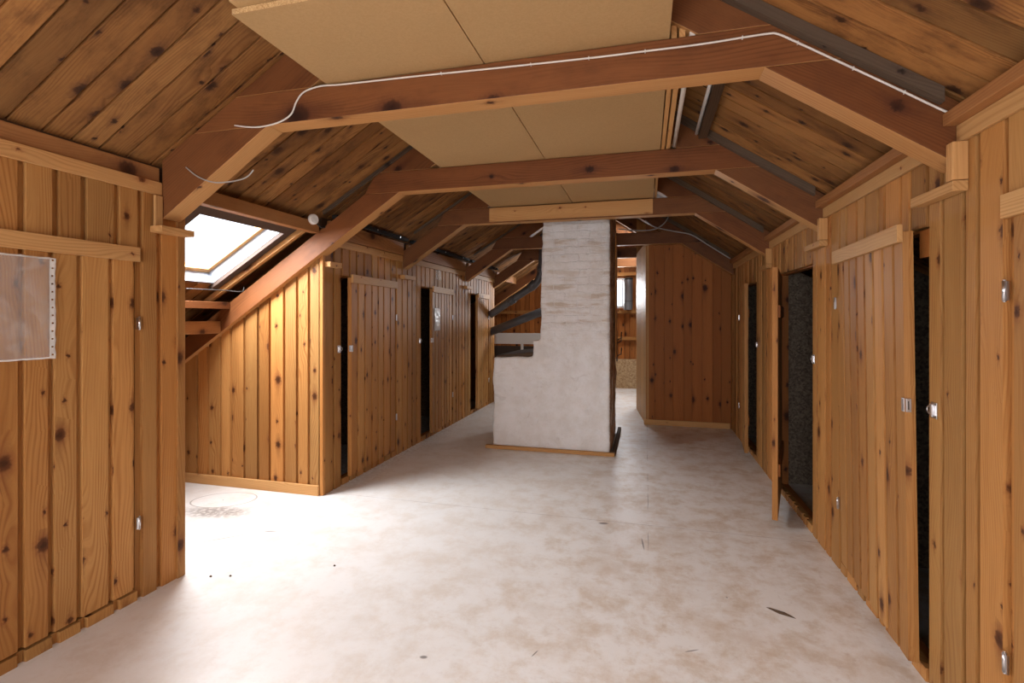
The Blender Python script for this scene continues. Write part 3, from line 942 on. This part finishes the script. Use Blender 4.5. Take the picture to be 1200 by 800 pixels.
def door(side, yh, w, ang, lab, z0, z1, seed, pitch, hz=(1.5, 0.42), top=True, plate=None, mat=PINE, topw=None, hproud=0.0):
    door_no[0] += 1
    n = -1 if side == 'R' else 1
    X = XR if side == 'R' else (XL if yh < 3 else XL - 0.02)
    th = math.radians(ang) * n
    e = empty('door_%d' % door_no[0], (X, yh, 0), th)
    tag(e, lab, 'door', kind='structure')
    m = MB(seed)
    panel(m, (0.002 * n, 0, 0), (0, -1, 0), (0, 0, 1), (n, 0, 0), 0.006, w - 0.006, z0, z1, pitch=pitch, gap=0.021, back=0.016)
    m.build('door_panel', mat, e)
    xa, xb = sorted((-0.05 * n, -0.026 * n))
    boxes('door_ledge', PINE_R, e, [(xa, xb, -w + 0.06, -0.06, zz, zz + 0.09) for zz in (0.35, 1.5)], 0.002)
    if top:
        m = MB(seed + 2)
        xa, xb = sorted((0.003 * n, 0.024 * n))
        m.box(xa, xb, -w + 0.0 if topw is None else -topw, -0.004, z1 - 0.045, z1 + 0.03)
        m.build('top_batten', PINE_L, e, 0.002)
    for z in hz:
        hinge_part('hinge', 0.008 * n + hproud * n, 0.002, z, e)
    if plate:
        m = MB(seed + 3)
        xa, xb = sorted((-0.018 * n, 0.006 * n))
        m.box(0.002 * n if n > 0 else -0.007, 0.007 if n > 0 else -0.002, -w + 0.006, -w + 0.03, plate - 0.028, plate + 0.028)
        m.box(min(0, -0.018 * n), max(0, -0.018 * n), -w - 0.001, -w + 0.005, plate - 0.028, plate + 0.028)
        m.build('hasp_plate', STEEL, e, 0.001)
        m = MB(seed + 4)
        m.box(min(-0.006 * n, -0.01 * n), max(-0.006 * n, -0.01 * n), -w - 0.002, -w + 0.001, plate - 0.018, plate + 0.018)
        m.build('hasp_slot', IRON, e)
    return e


dD = door('R', 1.955, 0.97, 0, 'closed pine closet door cut off by the right edge of the picture', DH0, DH1, 210, 0.13, (1.585, 0.40))
dC = door('R', 3.385, 0.942, 3.3, 'ajar pine closet door with a mitred top batten, nearest one fully in view on the right', DH0, DH1, 220, 0.118,
          (1.585, 0.40), plate=1.135)
dC.rotation_euler.y = math.radians(-0.7)
dB = door('R', 4.86, 0.93, 15.0, 'wide open pine closet door seen edge on in the right wall', 0.05, DH1, 230, 0.12, (1.5, 0.42), top=False)
dA = door('R', 6.71, 0.95, 6.5, 'ajar pine closet door farthest along the right wall', DH0, DH1, 240, 0.12, (1.5, 0.42), top=False)
dH = door('L', 2.075, 1.04, 0, 'closed pine closet door on the near left with a plastic sleeve on it', 0.065, 1.84, 250, 0.137, (1.47, 0.41), topw=1.06)
dE = door('L', 4.97, 0.955, 3.4, 'ajar pine closet door just beyond the bright recess', DH0, DH1, 260, 0.128, (1.5, 0.42), plate=1.22)
dF = door('L', 6.62, 0.86, 5.0, 'ajar pine closet door with a crinkled sleeve pinned on it', DH0, DH1, 270, 0.125, (1.5, 0.42), plate=1.22, topw=0.86)
dG = door('L', 8.30, 0.78, 5.0, 'ajar pine closet door farthest along the left wall', DH0, DH1, 280, 0.125, (1.5, 0.42))
# a broken piece of boarding still nailed to the frame over the ajar right door
mb = MB(290)
mb.box(XR + 0.004, XR + 0.030, 2.425, 2.50, 1.75, 1.862, V(0, 0, 1))
mb.build('door_stop_block', PINE_R, wr)

# staples (lock eyes) on the walls
for side, y, z, lab in (('R', 2.372, 1.13, 'zinc lock staple on the right wall beside the nearest ajar door'),
                        ('R', 3.865, 1.215, 'zinc lock staple beside the wide open closet on the right'),
                        ('R', 5.69, 1.22, 'zinc lock staple beside the farthest closet of the right wall'),
                        ('L', 3.915, 1.22, 'zinc lock staple beside the ajar door next to the bright recess'),
                        ('L', 5.565, 1.22, 'zinc lock staple beside the door with the crinkled sleeve')):
    n = -1 if side == 'R' else 1
    X = XR if side == 'R' else XL - 0.02
    e = empty('lock_staple', (X, y, z))
    tag(e, lab, 'lock staple', 'lock staples on the closet walls')
    m = MB(300)
    m.box(min(0.001 * n, 0.005 * n), max(0.001 * n, 0.005 * n), -0.018, 0.022, -0.032, 0.032)
    m.box(min(0.005 * n, 0.014 * n), max(0.005 * n, 0.014 * n), -0.004, 0.012, -0.026, 0.026)
    m.build('plate', STEEL, e, 0.001)
    m = MB(301)
    pts = []
    for k in range(13):
        a = -math.pi / 2 + math.pi * k / 12
        pts.append((0.010 * n, 0.010 + 0.028 * math.cos(a), 0.017 * math.sin(a)))
    m.tube([(0.010 * n, 0.004, -0.017)] + pts + [(0.010 * n, 0.004, 0.017)], 0.003, 8)
    m.build('ring', STEEL, e)
    for zz in (-0.024, 0.024):
        m = MB(302)
        m.tube([(0.004 * n, -0.012, zz), (0.0065 * n, -0.012, zz)], 0.004, 8)
        m.build('screw', IRON, e)

# ------------------------------------------------------------------ roof trusses
ZC0, ZC1 = 2.50, 2.665
names = ['rear most', 'second rear', 'nearest, carrying the long white cable on its face',
         'second, with its left leg running down beside the bright recess', 'third, with a pale plank nailed across its face',
         'fourth, crossing behind the chimney', 'fifth, beyond the chimney', 'last, close to the far gable']
xl0 = lambda z: (z - 2.03) / SL - 2.62            # x on the left underside at height z
xr0 = lambda z: XR - (z - 2.055) / SRR
xlt = lambda z: (z - 2.36) / SLB - 2.62   # on the roof boards
xrt = lambda z: XR - (z - ROOF_UP - 2.055) / SRR
for i, y in enumerate(TR):
    e = empty('roof_truss', (XRG, y, ZC0))
    lab = 'brown timber roof truss, ' + names[i]
    tag(e, lab, 'roof truss', 'roof trusses across the attic')
    loc = V(XRG, y, ZC0)
    g = 0.004
    xf = XL - 0.0 if i not in (0, 1, 3, 6, 7) else XEL + 0.01
    zt = ZC0 - 0.001
    polyL = [(xf, lowL(xf)), (xl0(zt), zt), (xlt(zt), zt), (xf, rfL(xf) - g)]
    if i >= 3:
        xa = xl0(zt) - 0.20 / SL
        polyL = [(xf, lowL(xf)), (xl0(zt), zt), (xa, zt), (xf, lowL(xf) + 0.20)]
    if i == 2:
        polyL = [(XL + 0.015, lowL(XL + .015)), (xl0(zt), zt), (xlt(zt), zt), (XL + 0.015, rfL(XL + .015) - g)]
    xs = XR - 0.001 if i < 6 else XER - 0.01
    polyR = [(xs, lowR(xs)), (xr0(zt), zt), (xrt(zt), zt), (xs, rfR(xs) - g)]
    m = MB(400 + i)
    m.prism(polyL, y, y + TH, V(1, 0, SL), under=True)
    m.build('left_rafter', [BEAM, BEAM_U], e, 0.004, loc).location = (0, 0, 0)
    m = MB(410 + i)
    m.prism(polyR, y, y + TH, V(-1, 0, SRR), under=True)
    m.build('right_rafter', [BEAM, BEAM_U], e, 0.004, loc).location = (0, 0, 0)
    m = MB(420 + i)
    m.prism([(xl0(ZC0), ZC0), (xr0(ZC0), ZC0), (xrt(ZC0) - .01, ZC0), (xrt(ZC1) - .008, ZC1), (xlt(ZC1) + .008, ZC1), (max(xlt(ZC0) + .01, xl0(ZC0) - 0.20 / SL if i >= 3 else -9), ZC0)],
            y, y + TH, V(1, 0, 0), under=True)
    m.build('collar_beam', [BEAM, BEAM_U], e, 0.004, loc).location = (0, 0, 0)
    m = MB(430 + i)
    zu = ZC1 + 0.001
    zl = min(lowL(XRG), lowR(XRG))
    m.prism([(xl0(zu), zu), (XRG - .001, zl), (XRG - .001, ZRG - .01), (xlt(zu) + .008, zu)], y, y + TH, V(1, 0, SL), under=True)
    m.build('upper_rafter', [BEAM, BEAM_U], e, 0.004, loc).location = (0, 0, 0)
    m = MB(440 + i)
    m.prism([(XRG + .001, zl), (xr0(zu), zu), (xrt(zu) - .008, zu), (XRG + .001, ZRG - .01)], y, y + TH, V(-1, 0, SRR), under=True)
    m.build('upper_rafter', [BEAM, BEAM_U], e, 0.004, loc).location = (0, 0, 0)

# purlins bay by bay (under the boards at the wall heads)
bays = [(TR[k] + TH + .001, TR[k + 1] - .001) for k in range(1, 7)]
bn = ['over the near left closet', 'above the roof window', 'beyond the bright recess', 'above the door with the sleeve',
      'at the end of the left wall', 'beyond the chimney']
for k, (a, b) in enumerate(bays):
    m = MB(450 + k)
    x0, x1 = XL - 0.03, XL + 0.012
    if k == 0:
        x0, x1 = XL - 0.03, XL + 0.0
    if k == 1:
        x0, x1 = -2.70, -2.63
    xx = x1
    zt = rfL(x0) - 0.02
    m.box(x0, x1, a, b, 2.19 if k > 1 else zt - (0.125 if k == 0 else 0.09), zt)
    o = m.build('purlin', PURL, None, 0.004)
    tag(o, 'brown timber purlin on the left, ' + bn[k], 'purlin', 'purlins along the wall heads')
rn = ['at the near end above the closed door', 'above the nearest ajar door', 'above the wide open closet', 'above the farthest closet']
for k, (a, b) in enumerate(bays[:1] + bays[1:4]):
    m = MB(460 + k)
    m.box(XR - 0.06, XR + 0.018, a, b, 2.201, rfR(XR + .018) - 0.03)
    o = m.build('purlin', PURL, None, 0.004)
    tag(o, 'brown timber purlin on the right, ' + rn[k], 'purlin', 'purlins along the wall heads')
# two timbers and a boxed purlin in the recess, under the roof window
for xa, xb, z0, z1, lab, mat, sd_ in (
        (-3.62, -3.53, 1.575, 1.635, 'rough brown cross timber just under the roof window', BEAM, 470),
        (-3.86, -3.63, 1.36, 1.47, 'dusty pale boxed purlin low in the recess under the roof window', PURL, 471),
        (-4.14, -4.04, 1.13, 1.26, 'dark purlin low under the eaves of the recess', BEAM, 472)):
    m = MB(sd_)
    m.box(xa, xb, YN - 0.02, TR[3] - 0.002, z0, z1)
    tag(m.build('purlin', mat, None, 0.004), lab, 'purlin')
# black strips in the far left bays, with bolts
for k, (a, b) in enumerate(bays[2:5]):
    m = MB(480 + k)
    x0 = XL + 0.02
    m.box(x0, x0 + 0.05, a + 0.002, b - 0.002, rfL(x0) - 0.035, rfL(x0) - 0.003)
    o = m.build('sealing_strip', BLACKC)
    tag(o, 'black strip under the roof boards on the left, ' + bn[k + 2], 'strip', 'black strips in the left bays')
    for q in range(3):
        m = MB(485)
        yy = a + (b - a) * (0.15 + 0.35 * q)
        m.tube([(x0 + 0.05, yy, rfL(x0) - 0.02), (x0 + 0.056, yy, rfL(x0) - 0.02)], 0.007, 8)
        m.build('bolt', STEEL, o)
# weathered battens lying along the rafters, and under the upper left/right boards
for k, i in enumerate((2, 3, 4, 5)):
    y = TR[i]
    m = MB(490 + k)
    x0, x1 = XR - 0.07, 0.05
    b = [V(x0, y - .04, rfR(x0) - .055), V(x1, y - .04, rfR(x1) - .055), V(x1, y - .002, rfR(x1) - .055), V(x0, y - .002, rfR(x0) - .055)]
    t = [p + V(0, 0, 0.052) for p in b]
    m.hexa(b, t, V(-1, 0, SRR))
    o = m.build('batten', GREYW)
    tag(o, ('dusty grey batten along the right rafter of the %s truss' % ('nearest', 'second', 'third', 'fourth')[k]), 'batten', 'grey battens along the right rafters')
    m = MB(495 + k)
    x0, x1 = XL + 0.14, -1.3
    if i == 3:
        x0 = -2.58
    b = [V(x0, y - .025, rfL(x0) - .03), V(x1, y - .025, rfL(x1) - .03), V(x1, y - .002, rfL(x1) - .03), V(x0, y - .002, rfL(x0) - .03)]
    t = [p + V(0, 0, 0.026) for p in b]
    m.hexa(b, t, V(1, 0, SLB))
    if i == 2:
        continue
    o = m.build('batten', GREYW)
    tag(o, ('dusty grey batten along the left rafter of the %s truss' % ('nearest', 'second', 'third', 'fourth')[k]), 'batten', 'grey battens along the left rafters')

# ------------------------------------------------------------------ chimney
mb = MB(500)
CX0, CX1, CY0, CY1 = -1.715, -0.378, 5.58, 6.75
prof = [(CX0, 0.0), (CX1 - .0, 0.0), (CX1, 3.05), (-1.125, 3.05), (-1.16, 1.24), (-1.235, 1.24), (-1.235, 1.045), (CX0 + 0.012, 1.045)]
bm = bmesh.new()
fr = [bm.verts.new((x, CY0 + (0.02 if z > 2 else 0), z)) for x, z in prof]
bk = [bm.verts.new((x, CY1, z)) for x, z in prof]
bm.faces.new(fr)
bm.faces.new(bk[::-1])
for i in range(len(prof)):
    j = (i + 1) % len(prof)
    bm.faces.new([fr[i], bk[i], bk[j], fr[j]])
bmesh.ops.recalc_face_normals(bm, faces=bm.faces)
me = bpy.data.meshes.new('chimney')
bm.to_mesh(me)
bm.free()
me.materials.append(PLASTER)
ch = bpy.data.objects.new('chimney', me)
COL.objects.link(ch)
rm = ch.modifiers.new('remesh', 'REMESH')
rm.mode = 'VOXEL'
rm.voxel_size = 0.022
rm.use_smooth_shade = True
for nm_, sc_, st_ in (('lumps', 0.25, 0.04), ('grit', 0.07, 0.013)):
    tx = bpy.data.textures.new(nm_, 'CLOUDS')
    tx.noise_scale = sc_
    dm = ch.modifiers.new(nm_, 'DISPLACE')
    dm.texture = tx
    dm.texture_coords = 'LOCAL'
    dm.strength = st_
    dm.mid_level = 0.5
tag(ch, 'big whitewashed brick chimney stack with a stepped left shoulder', 'chimney')
# loose cap slab on the shoulder
mb = MB(501)
mb.hexa([V(CX0 + .03, CY0 + .03, 1.046), V(-1.25, CY0 + .03, 1.046), V(-1.25, CY1 - .1, 1.046), V(CX0 + .04, CY1 - .1, 1.046)],
        [V(CX0 + .03, CY0 + .04, 1.060), V(-1.25, CY0 + .04, 1.105), V(-1.25, CY1 - .1, 1.105), V(CX0 + .04, CY1 - .1, 1.060)], V(1, 0, 0))
tag(mb.build('slab', GREYW, None, 0.004), 'rough grey slab lying on the stepped shoulder of the chimney', 'slab')
# timber frame around the chimney foot
mb = MB(502)
mb.box(CX0 - 0.07, CX1 + 0.05, CY0 - 0.065, CY0 - 0.02, 0.0, 0.038)
tag(mb.build('floor_batten', PINE_L, None, 0.004), 'pale pine batten on the floor in front of the chimney', 'batten')
mb = MB(503)
mb.box(CX1 + 0.018, CX1 + 0.058, CY0 - 0.018, CY1 + 0.1, 0.0, 0.045)
tag(mb.build('floor_batten', GREYW, None, 0.004), 'dark grey batten on the floor along the right side of the chimney', 'batten')
# upright board against the chimney flank
mb = MB(504)
mb.box(CX1 + 0.016, CX1 + 0.034, CY0 + 0.62, CY0 + 0.80, 1.02, 2.49, V(0, 0, 1))
tag(mb.build('upright_board', PINE, None, 0.003), 'narrow brown board standing against the right flank of the chimney', 'board')
mb = MB(505)
for z in (1.02, 1.18, 1.22):
    mb.tube([(CX1 + .03, CY0 + .9, z), (CX1 + .075, CY0 + .9, z + .02), (CX1 + .08, CY0 + .9, z + .1)], 0.007, 8)
mb.box(CX1 + .018, CX1 + .03, CY0 + .86, CY0 + .94, 0.95, 1.34)
tag(mb.build('soot_door_latch', IRON), 'small dark iron latch on the right flank of the chimney', 'latch')

# ------------------------------------------------------------------ chipboard sheets on the collars
ZB = ZC1 + 0.003
sheets = [(-1.545, -0.722, 1.60, 3.70, 0, 'lower chipboard sheet at the near left of the ceiling stack'),
          (-0.716, 0.095, 1.50, 3.70, 0, 'lower chipboard sheet at the near right of the ceiling stack'),
          (-1.58, -0.726, 3.703, 5.14, 0, 'lower chipboard sheet at the far left of the ceiling stack'),
          (-0.720, 0.07, 3.703, 5.14, 0, 'lower chipboard sheet at the far right of the ceiling stack'),
          (-1.52, -0.70, 1.56, 3.66, 1, 'upper chipboard sheet at the near left of the ceiling stack'),
          (-0.69, 0.098, 1.54, 3.66, 1, 'upper chipboard sheet at the near right of the ceiling stack')]
for k, (x0, x1, y0, y1, lay, lab) in enumerate(sheets):
    m = MB(520 + k)
    z0 = ZB + lay * 0.024
    b = [V(x0, y0, z0), V(x1, y0, z0), V(x1, y1, z0), V(x0, y1, z0)]
    t = [p + V(0, 0, 0.022) for p in b]
    off, col = m.fresh()
    m.face(b[::-1], V(0, 1, 0), off, col, 0)
    m.face(t, V(0, 1, 0), off, col, 0)
    for i in range(4):
        j = (i + 1) % 4
        m.face([b[i], b[j], t[j], t[i]], V(0, 1, 0), off, col, 1)
    tag(m.build('chipboard_sheet', [CHIP, CHIP_E]), lab, 'chipboard sheet', 'chipboard sheets lying on the collar beams')
for k, (xa, xb, y0, y1, h, mat, lab) in enumerate((
        (0.102, 0.126, TR[2] + .02, TR[3] + .1, 0.06, PINE_L, 'thin pine lath on edge beside the near chipboard sheets, innermost'),
        (0.134, 0.160, TR[2] + .02, TR[3] + .1, 0.045, PINE_L, 'thin pine lath beside the near chipboard sheets, middle of three strips'),
        (0.078, 0.10, TR[3] + .12, 5.16, 0.05, PINE_L, 'thin pine lath beside the far chipboard sheets'))):
    m = MB(530 + k)
    m.box(xa, xb, y0, y1, ZB, ZB + h)
    tag(m.build('lath', mat, None, 0.002), lab, 'lath')
m = MB(535)
m.tube([(0.188, TR[2] + .01, ZB + .014), (0.188, TR[3] + .1, ZB + .014)], 0.013, 14)
tag(m.build('plastic_pipe', CABLE), 'off white plastic pipe lying on the collars beside the chipboard', 'pipe')
m = MB(536)
m.box(-1.60, 0.065, TR[4] - 0.022, TR[4] - 0.001, 2.512, 2.655)
tag(m.build('plank', PINE_L, None, 0.002), 'pale plank nailed across the face of the third collar beam', 'plank')
# dark upper purlin on the right with a white conduit on it
m = MB(537)
xu = 0.36
m.box(xu - 0.02, xu + 0.035, TR[2] + TH + .001, TR[3] - .045, rfR(xu + .035) - 0.075, rfR(xu + .035) - 0.003)
tag(m.build('purlin', DARKW, None, 0.003), 'dark thin purlin high on the right slope behind the nearest truss', 'purlin')
m = MB(538)
m.tube([(xu - 0.03, TR[2] + TH + .01, rfR(xu) - 0.055), (xu - 0.03, TR[3] - .03, rfR(xu) - 0.055)], 0.011, 10)
tag(m.build('conduit', WHITE_PL), 'straight white conduit along the dark high purlin on the right', 'conduit')

# ------------------------------------------------------------------ cables
yb = TR[2] - 0.008
pts = [onY(x, y, yb) for x, y in ((275, 147), (300, 149), (325, 144), (341, 134), (347, 120), (356, 108), (375, 101), (400, 99),
                                  (450, 93.5), (500, 88), (560, 82), (622, 75.5), (700, 67), (756, 60), (820, 52), (870, 44), (900, 39.5), (912, 40), (935, 50),
                                  (1000, 80), (1060, 108), (1100, 127), (1128, 139))]
m = MB(540)
m.tube(smooth_path(pts, 5), 0.0042, 8)
cab = tag(m.build('cable', CABLE), 'long white cable clipped along the face of the nearest truss', 'cable')
for px, py in ((517, 86), (622, 75.5), (690, 68), (756, 60), (870, 44), (935, 50), (1000, 80), (1060, 108)):
    c = onY(px, py, yb)
    boxes('cable_clip', PAINTW, cab, [(c.x - 0.002, c.x + 0.002, c.y - 0.005, c.y + 0.007, c.z - 0.0055, c.z + 0.0055)])
q0, q4 = onY(218, 196, TR[2] - .006), onY(296, 202, TR[2] + TH + .02)
pts = [q0, onY(232, 207, TR[2] - .010), onY(250, 213.5, TR[2] - .012), onY(268, 213, TR[2] - .012), onY(283, 210, TR[2] - 0.012),
       onY(291, 206, TR[2] - 0.008), onY(297, 199, TR[2] - .006)]
m = MB(542)
m.tube(smooth_path(pts, 6), 0.0035, 8)
tag(m.build('cable', GREYC), 'short grey cable sagging across the left leg of the nearest truss', 'cable')
m = MB(543)
pts = [onY(218, 338, 3.2), onY(240, 339, 3.35), onY(262, 340, 3.5), onY(283, 341.5, 3.60), onY(286, 336, 3.62)]
m.tube(smooth_path(pts, 6), 0.004, 8)
tag(m.build('cable', IRON), 'grey cable running under the roof window in the recess', 'cable')
ya = TR[5] - 0.06
m = MB(544)
m.tube(smooth_path([onY(x, y, ya) for x, y in ((724, 268), (745, 270), (765, 269), (778, 262), (784, 252))], 6), 0.008, 8)
tag(m.build('cable', GREYC), 'grey cable looping on the collar of the truss behind the chimney', 'cable')
m = MB(545)
m.tube(smooth_path([onY(x, y, ya - 0.04) for x, y in ((756, 258), (768, 266), (790, 271), (810, 275), (830, 287), (856, 303))], 6), 0.0075, 8)
tag(m.build('cable', GREYC), 'long grey cable draped down the right leg of the fourth truss', 'cable')
m = MB(546)
m.tube(smooth_path([(-1.42, 8.58, 2.62), (-1.52, 8.45, 2.45), (-1.42, 8.3, 2.25), (-1.30, 8.2, 2.12)], 6), 0.007, 8)
tag(m.build('cable', BLACKC), 'thin black cable hanging beside the drain pipes behind the chimney', 'cable')

# ------------------------------------------------------------------ round white sensor on the purlin
c = onX(366, 257, -2.585)
e = empty('junction_sensor', c)
tag(e, 'round white sensor on the purlin beside the roof window', 'sensor')
m = MB(550)
m.tube([(0, 0, 0), (0.022, -0.006, 0), (0.028, -0.008, 0)], [0.042, 0.041, 0.034], 24)
m.build('housing', WHITE_PL, e)
m = MB(551)
m.tube([(0.0275, -0.008, 0), (0.032, -0.009, 0)], 0.018, 18)
m.build('lens', PAINTW, e)
m = MB(552)
m.tube(smooth_path([(0.005, 0.035, -0.01), (0.01, 0.10, -0.045), (0.005, 0.2, -0.02), (0, 0.26, 0.015)], 5), 0.007, 8)
m.build('sensor_cable', BLACKC, e)

# ------------------------------------------------------------------ plastic sleeves
random.seed(4)


def sheet(name, mats, O, S, T, N, w, h, nx, nz, amp, seed, holes=0, band=0.06):
    """wavy plastic film; the last columns form the perforated strip"""
    bm = bmesh.new()
    O, S, T, N = map(Vector, (O, S, T, N))
    noise_off = V(seed * 3.1, seed, 0)
    g = []
    for i in range(nx + 1):
        col = []
        for j in range(nz + 1):
            a, b = i / nx * w, j / nz * h
            d = noise.noise(V(a * 9, b * 6, 0) + noise_off) * amp + noise.noise(V(a * 26, b * 20, 3) + noise_off) * amp * .35
            ea = noise.noise(V(b * 30, 7, seed)) * 0.004 if i in (0, nx) else 0
            eb = noise.noise(V(a * 30, 2, seed)) * 0.004 if j in (0, nz) else 0
            col.append(bm.verts.new(O + S * (a + ea) + T * (b + eb) + N * (d + amp)))
        g.append(col)
    kb = int(nx * (1 - band / w)) if holes else nx + 5
    for i in range(nx):
        for j in range(nz):
            if holes and i == (kb + nx) // 2 and j % max(2, nz // holes) == 2:
                continue
            f = bm.faces.new([g[i][j], g[i + 1][j], g[i + 1][j + 1], g[i][j + 1]])
            f.smooth = True
            f.material_index = 1 if (i >= kb or (holes and (j < 1 or j == nz - 1))) else 0
    me = bpy.data.meshes.new(name)
    bm.to_mesh(me)
    bm.free()
    for mm in mats:
        me.materials.append(mm)
    o = bpy.data.objects.new(name, me)
    COL.objects.link(o)
    sd_ = o.modifiers.new('thickness', 'SOLIDIFY')
    sd_.thickness = 0.0006
    return o


o = sheet('plastic_sleeve', [FILM, FILM_E], (XL + 0.008, 1.33, 1.315), (0, 1, 0), (0, 0, 1), (1, 0, 0), 0.35, 0.455, 44, 64, 0.006, 2, holes=12, band=0.02)
tag(o, 'clear perforated plastic sleeve hanging on the near left closet door', 'plastic sleeve')


def on_door(e, ys, z, off):
    th = e.rotation_euler.z
    n = V(math.cos(th), math.sin(th), 0)
    s = V(math.sin(th), -math.cos(th), 0)
    return e.location + s * ys + V(0, 0, z) + n * off, s, n


O_, s_, n_ = on_door(dF, 0.60, 1.335, 0.003)
o = sheet('plastic_sleeve', [FILM2], O_, s_ * -1 * -1, (0, 0, 1), n_, 0.20, 0.285, 24, 34, 0.010, 5)
tag(o, 'small crinkled plastic sleeve on the ajar door halfway along the left wall', 'plastic sleeve')
o = sheet('tape_scrap', [FILM], (XL - 0.017, 6.02, 1.985), (0, 1, 0), (0, 0, 1), (1, 0, 0), 0.17, 0.15, 14, 12, 0.012, 8)
tag(o, 'crumpled scrap of clear tape on the left wall above the door with the sleeve', 'tape')

# ------------------------------------------------------------------ things beyond the chimney
YR = 8.9
e = empty('stair_railing', (-2.2, YR, 0))
tag(e, 'white painted guard rail behind the chimney on the left', 'railing')
m = MB(560)
m.box(-0.75, 1.05, -0.02, 0.02, 1.02, 1.19)
m.box(-0.75, 1.05, -0.035, 0.035, 1.19, 1.215)
m.build('top_rail', PAINTW, e, 0.003)
for x in (-0.68, 0.02, 0.46, 0.98):
    m = MB(561)
    m.box(x - 0.022, x + 0.022, -0.018, 0.018, 0.0, 1.019, V(0, 0, 1))
    m.build('post', PAINTW, e, 0.002)
m = MB(562)
m.box(-0.75, 1.05, 0.03, 0.05, 0.0, 0.98)
m.build('kick_board', CLOSET, e)


def pipe(name, lab, pts, r, sockets=()):
    e = empty(name, pts[0])
    tag(e, lab, 'drain pipe')
    o0 = Vector(pts[0])
    m = MB(570)
    P = [Vector(p) - o0 for p in pts]
    m.tube(P if len(P) == 2 else smooth_path(P, 8), r, 20)
    m.build('pipe', PIPE, e)
    for (a, b) in sockets:
        m = MB(571)
        A, B = Vector(a) - o0, Vector(b) - o0
        m.tube([A, A + (B - A) * .06, B - (B - A) * .06, B], [r * 1.02, r * 1.16, r * 1.16, r * 1.02], 20)
        m.build('socket', PIPE, e)
    return e


YD = 8.35
A = onY(574, 369, YD)
B = onY(614, 342, YD)
C_ = onY(626, 334, YD)
D_ = onY(634, 318, YD)
E_ = onY(637, 270, YD)
pipe('drain_pipe', 'dark grey drain pipe rising to a vertical elbow left of the chimney', [A, B, C_, D_, E_], 0.062,
     [(A.lerp(B, .55), A.lerp(B, .72)), (B.lerp(C_, .5), C_.lerp(D_, .2)), (D_, D_.lerp(E_, .12))])
A = onY(574, 389, YD + .15)
B = onY(640, 363, YD + .15)
pipe('drain_pipe', 'lower straight dark grey drain pipe left of the chimney', [A, B], 0.07, [])
# canister at the far window
c = V(-0.36, Y1 - 0.19, 1.66)
e = empty('canister', c)
tag(e, 'grey metal canister standing on the rail beside the far window', 'canister')
m = MB(580)
m.tube([(0, 0, 0.0), (0, 0, 0.008), (0, 0, 0.62), (0, 0, 0.63)], [0.088, 0.095, 0.095, 0.09], 24)
m.build('body', CAN, e)
m = MB(581)
m.tube([(0, 0, 0.631), (0, 0, 0.66), (0, 0, 0.675)], [0.10, 0.10, 0.06], 24)
m.build('lid', IRON, e)
m = MB(582)
pts = [(0.101 * math.cos(a), -0.101 * abs(math.sin(a)), 0.2 - 0.02 * abs(math.sin(a))) for a in [math.pi * k / 12 for k in range(13)]]
m.tube(pts, 0.005, 6)
m.build('bail_wire', IRON, e)

# ------------------------------------------------------------------ small debris on the floor
rr = random.Random(9)
for k, (px, py, L, w, lab) in enumerate(((915, 718, 0.075, 0.016, 'dark splinter of bark lying on the floor toward the right'),
                                         (247, 675.5, 0.012, 0.008, 'tiny dark crumb on the floor just right of the near left closet'),
                                         (270, 675, 0.010, 0.008, 'tiny dark crumb on the bright floor, between the closet and the chimney'),
                                         (392, 663, 0.010, 0.008, 'tiny dark crumb in the middle of the bright floor area'))):
    d = sight(px, py)
    t_ = EYE / -d.z
    x, y = d.x * t_, d.y * t_
    m = MB(590 + k)
    a = -0.5
    s = V(math.cos(a), math.sin(a), 0)
    n = V(-math.sin(a), math.cos(a), 0)
    c = V(x, y, 0)
    b = [c - s * L + n * w * .1, c - s * L * .1 - n * w, c + s * L - n * w * .2, c + s * L * .3 + n * w * .8]
    m.hexa([p + V(0, 0, .0005) for p in b], [p * 0.7 + c * 0.3 + V(0, 0, .007) for p in b], s)
    tag(m.build('debris', DIRT, None, 0.001), lab, 'debris')
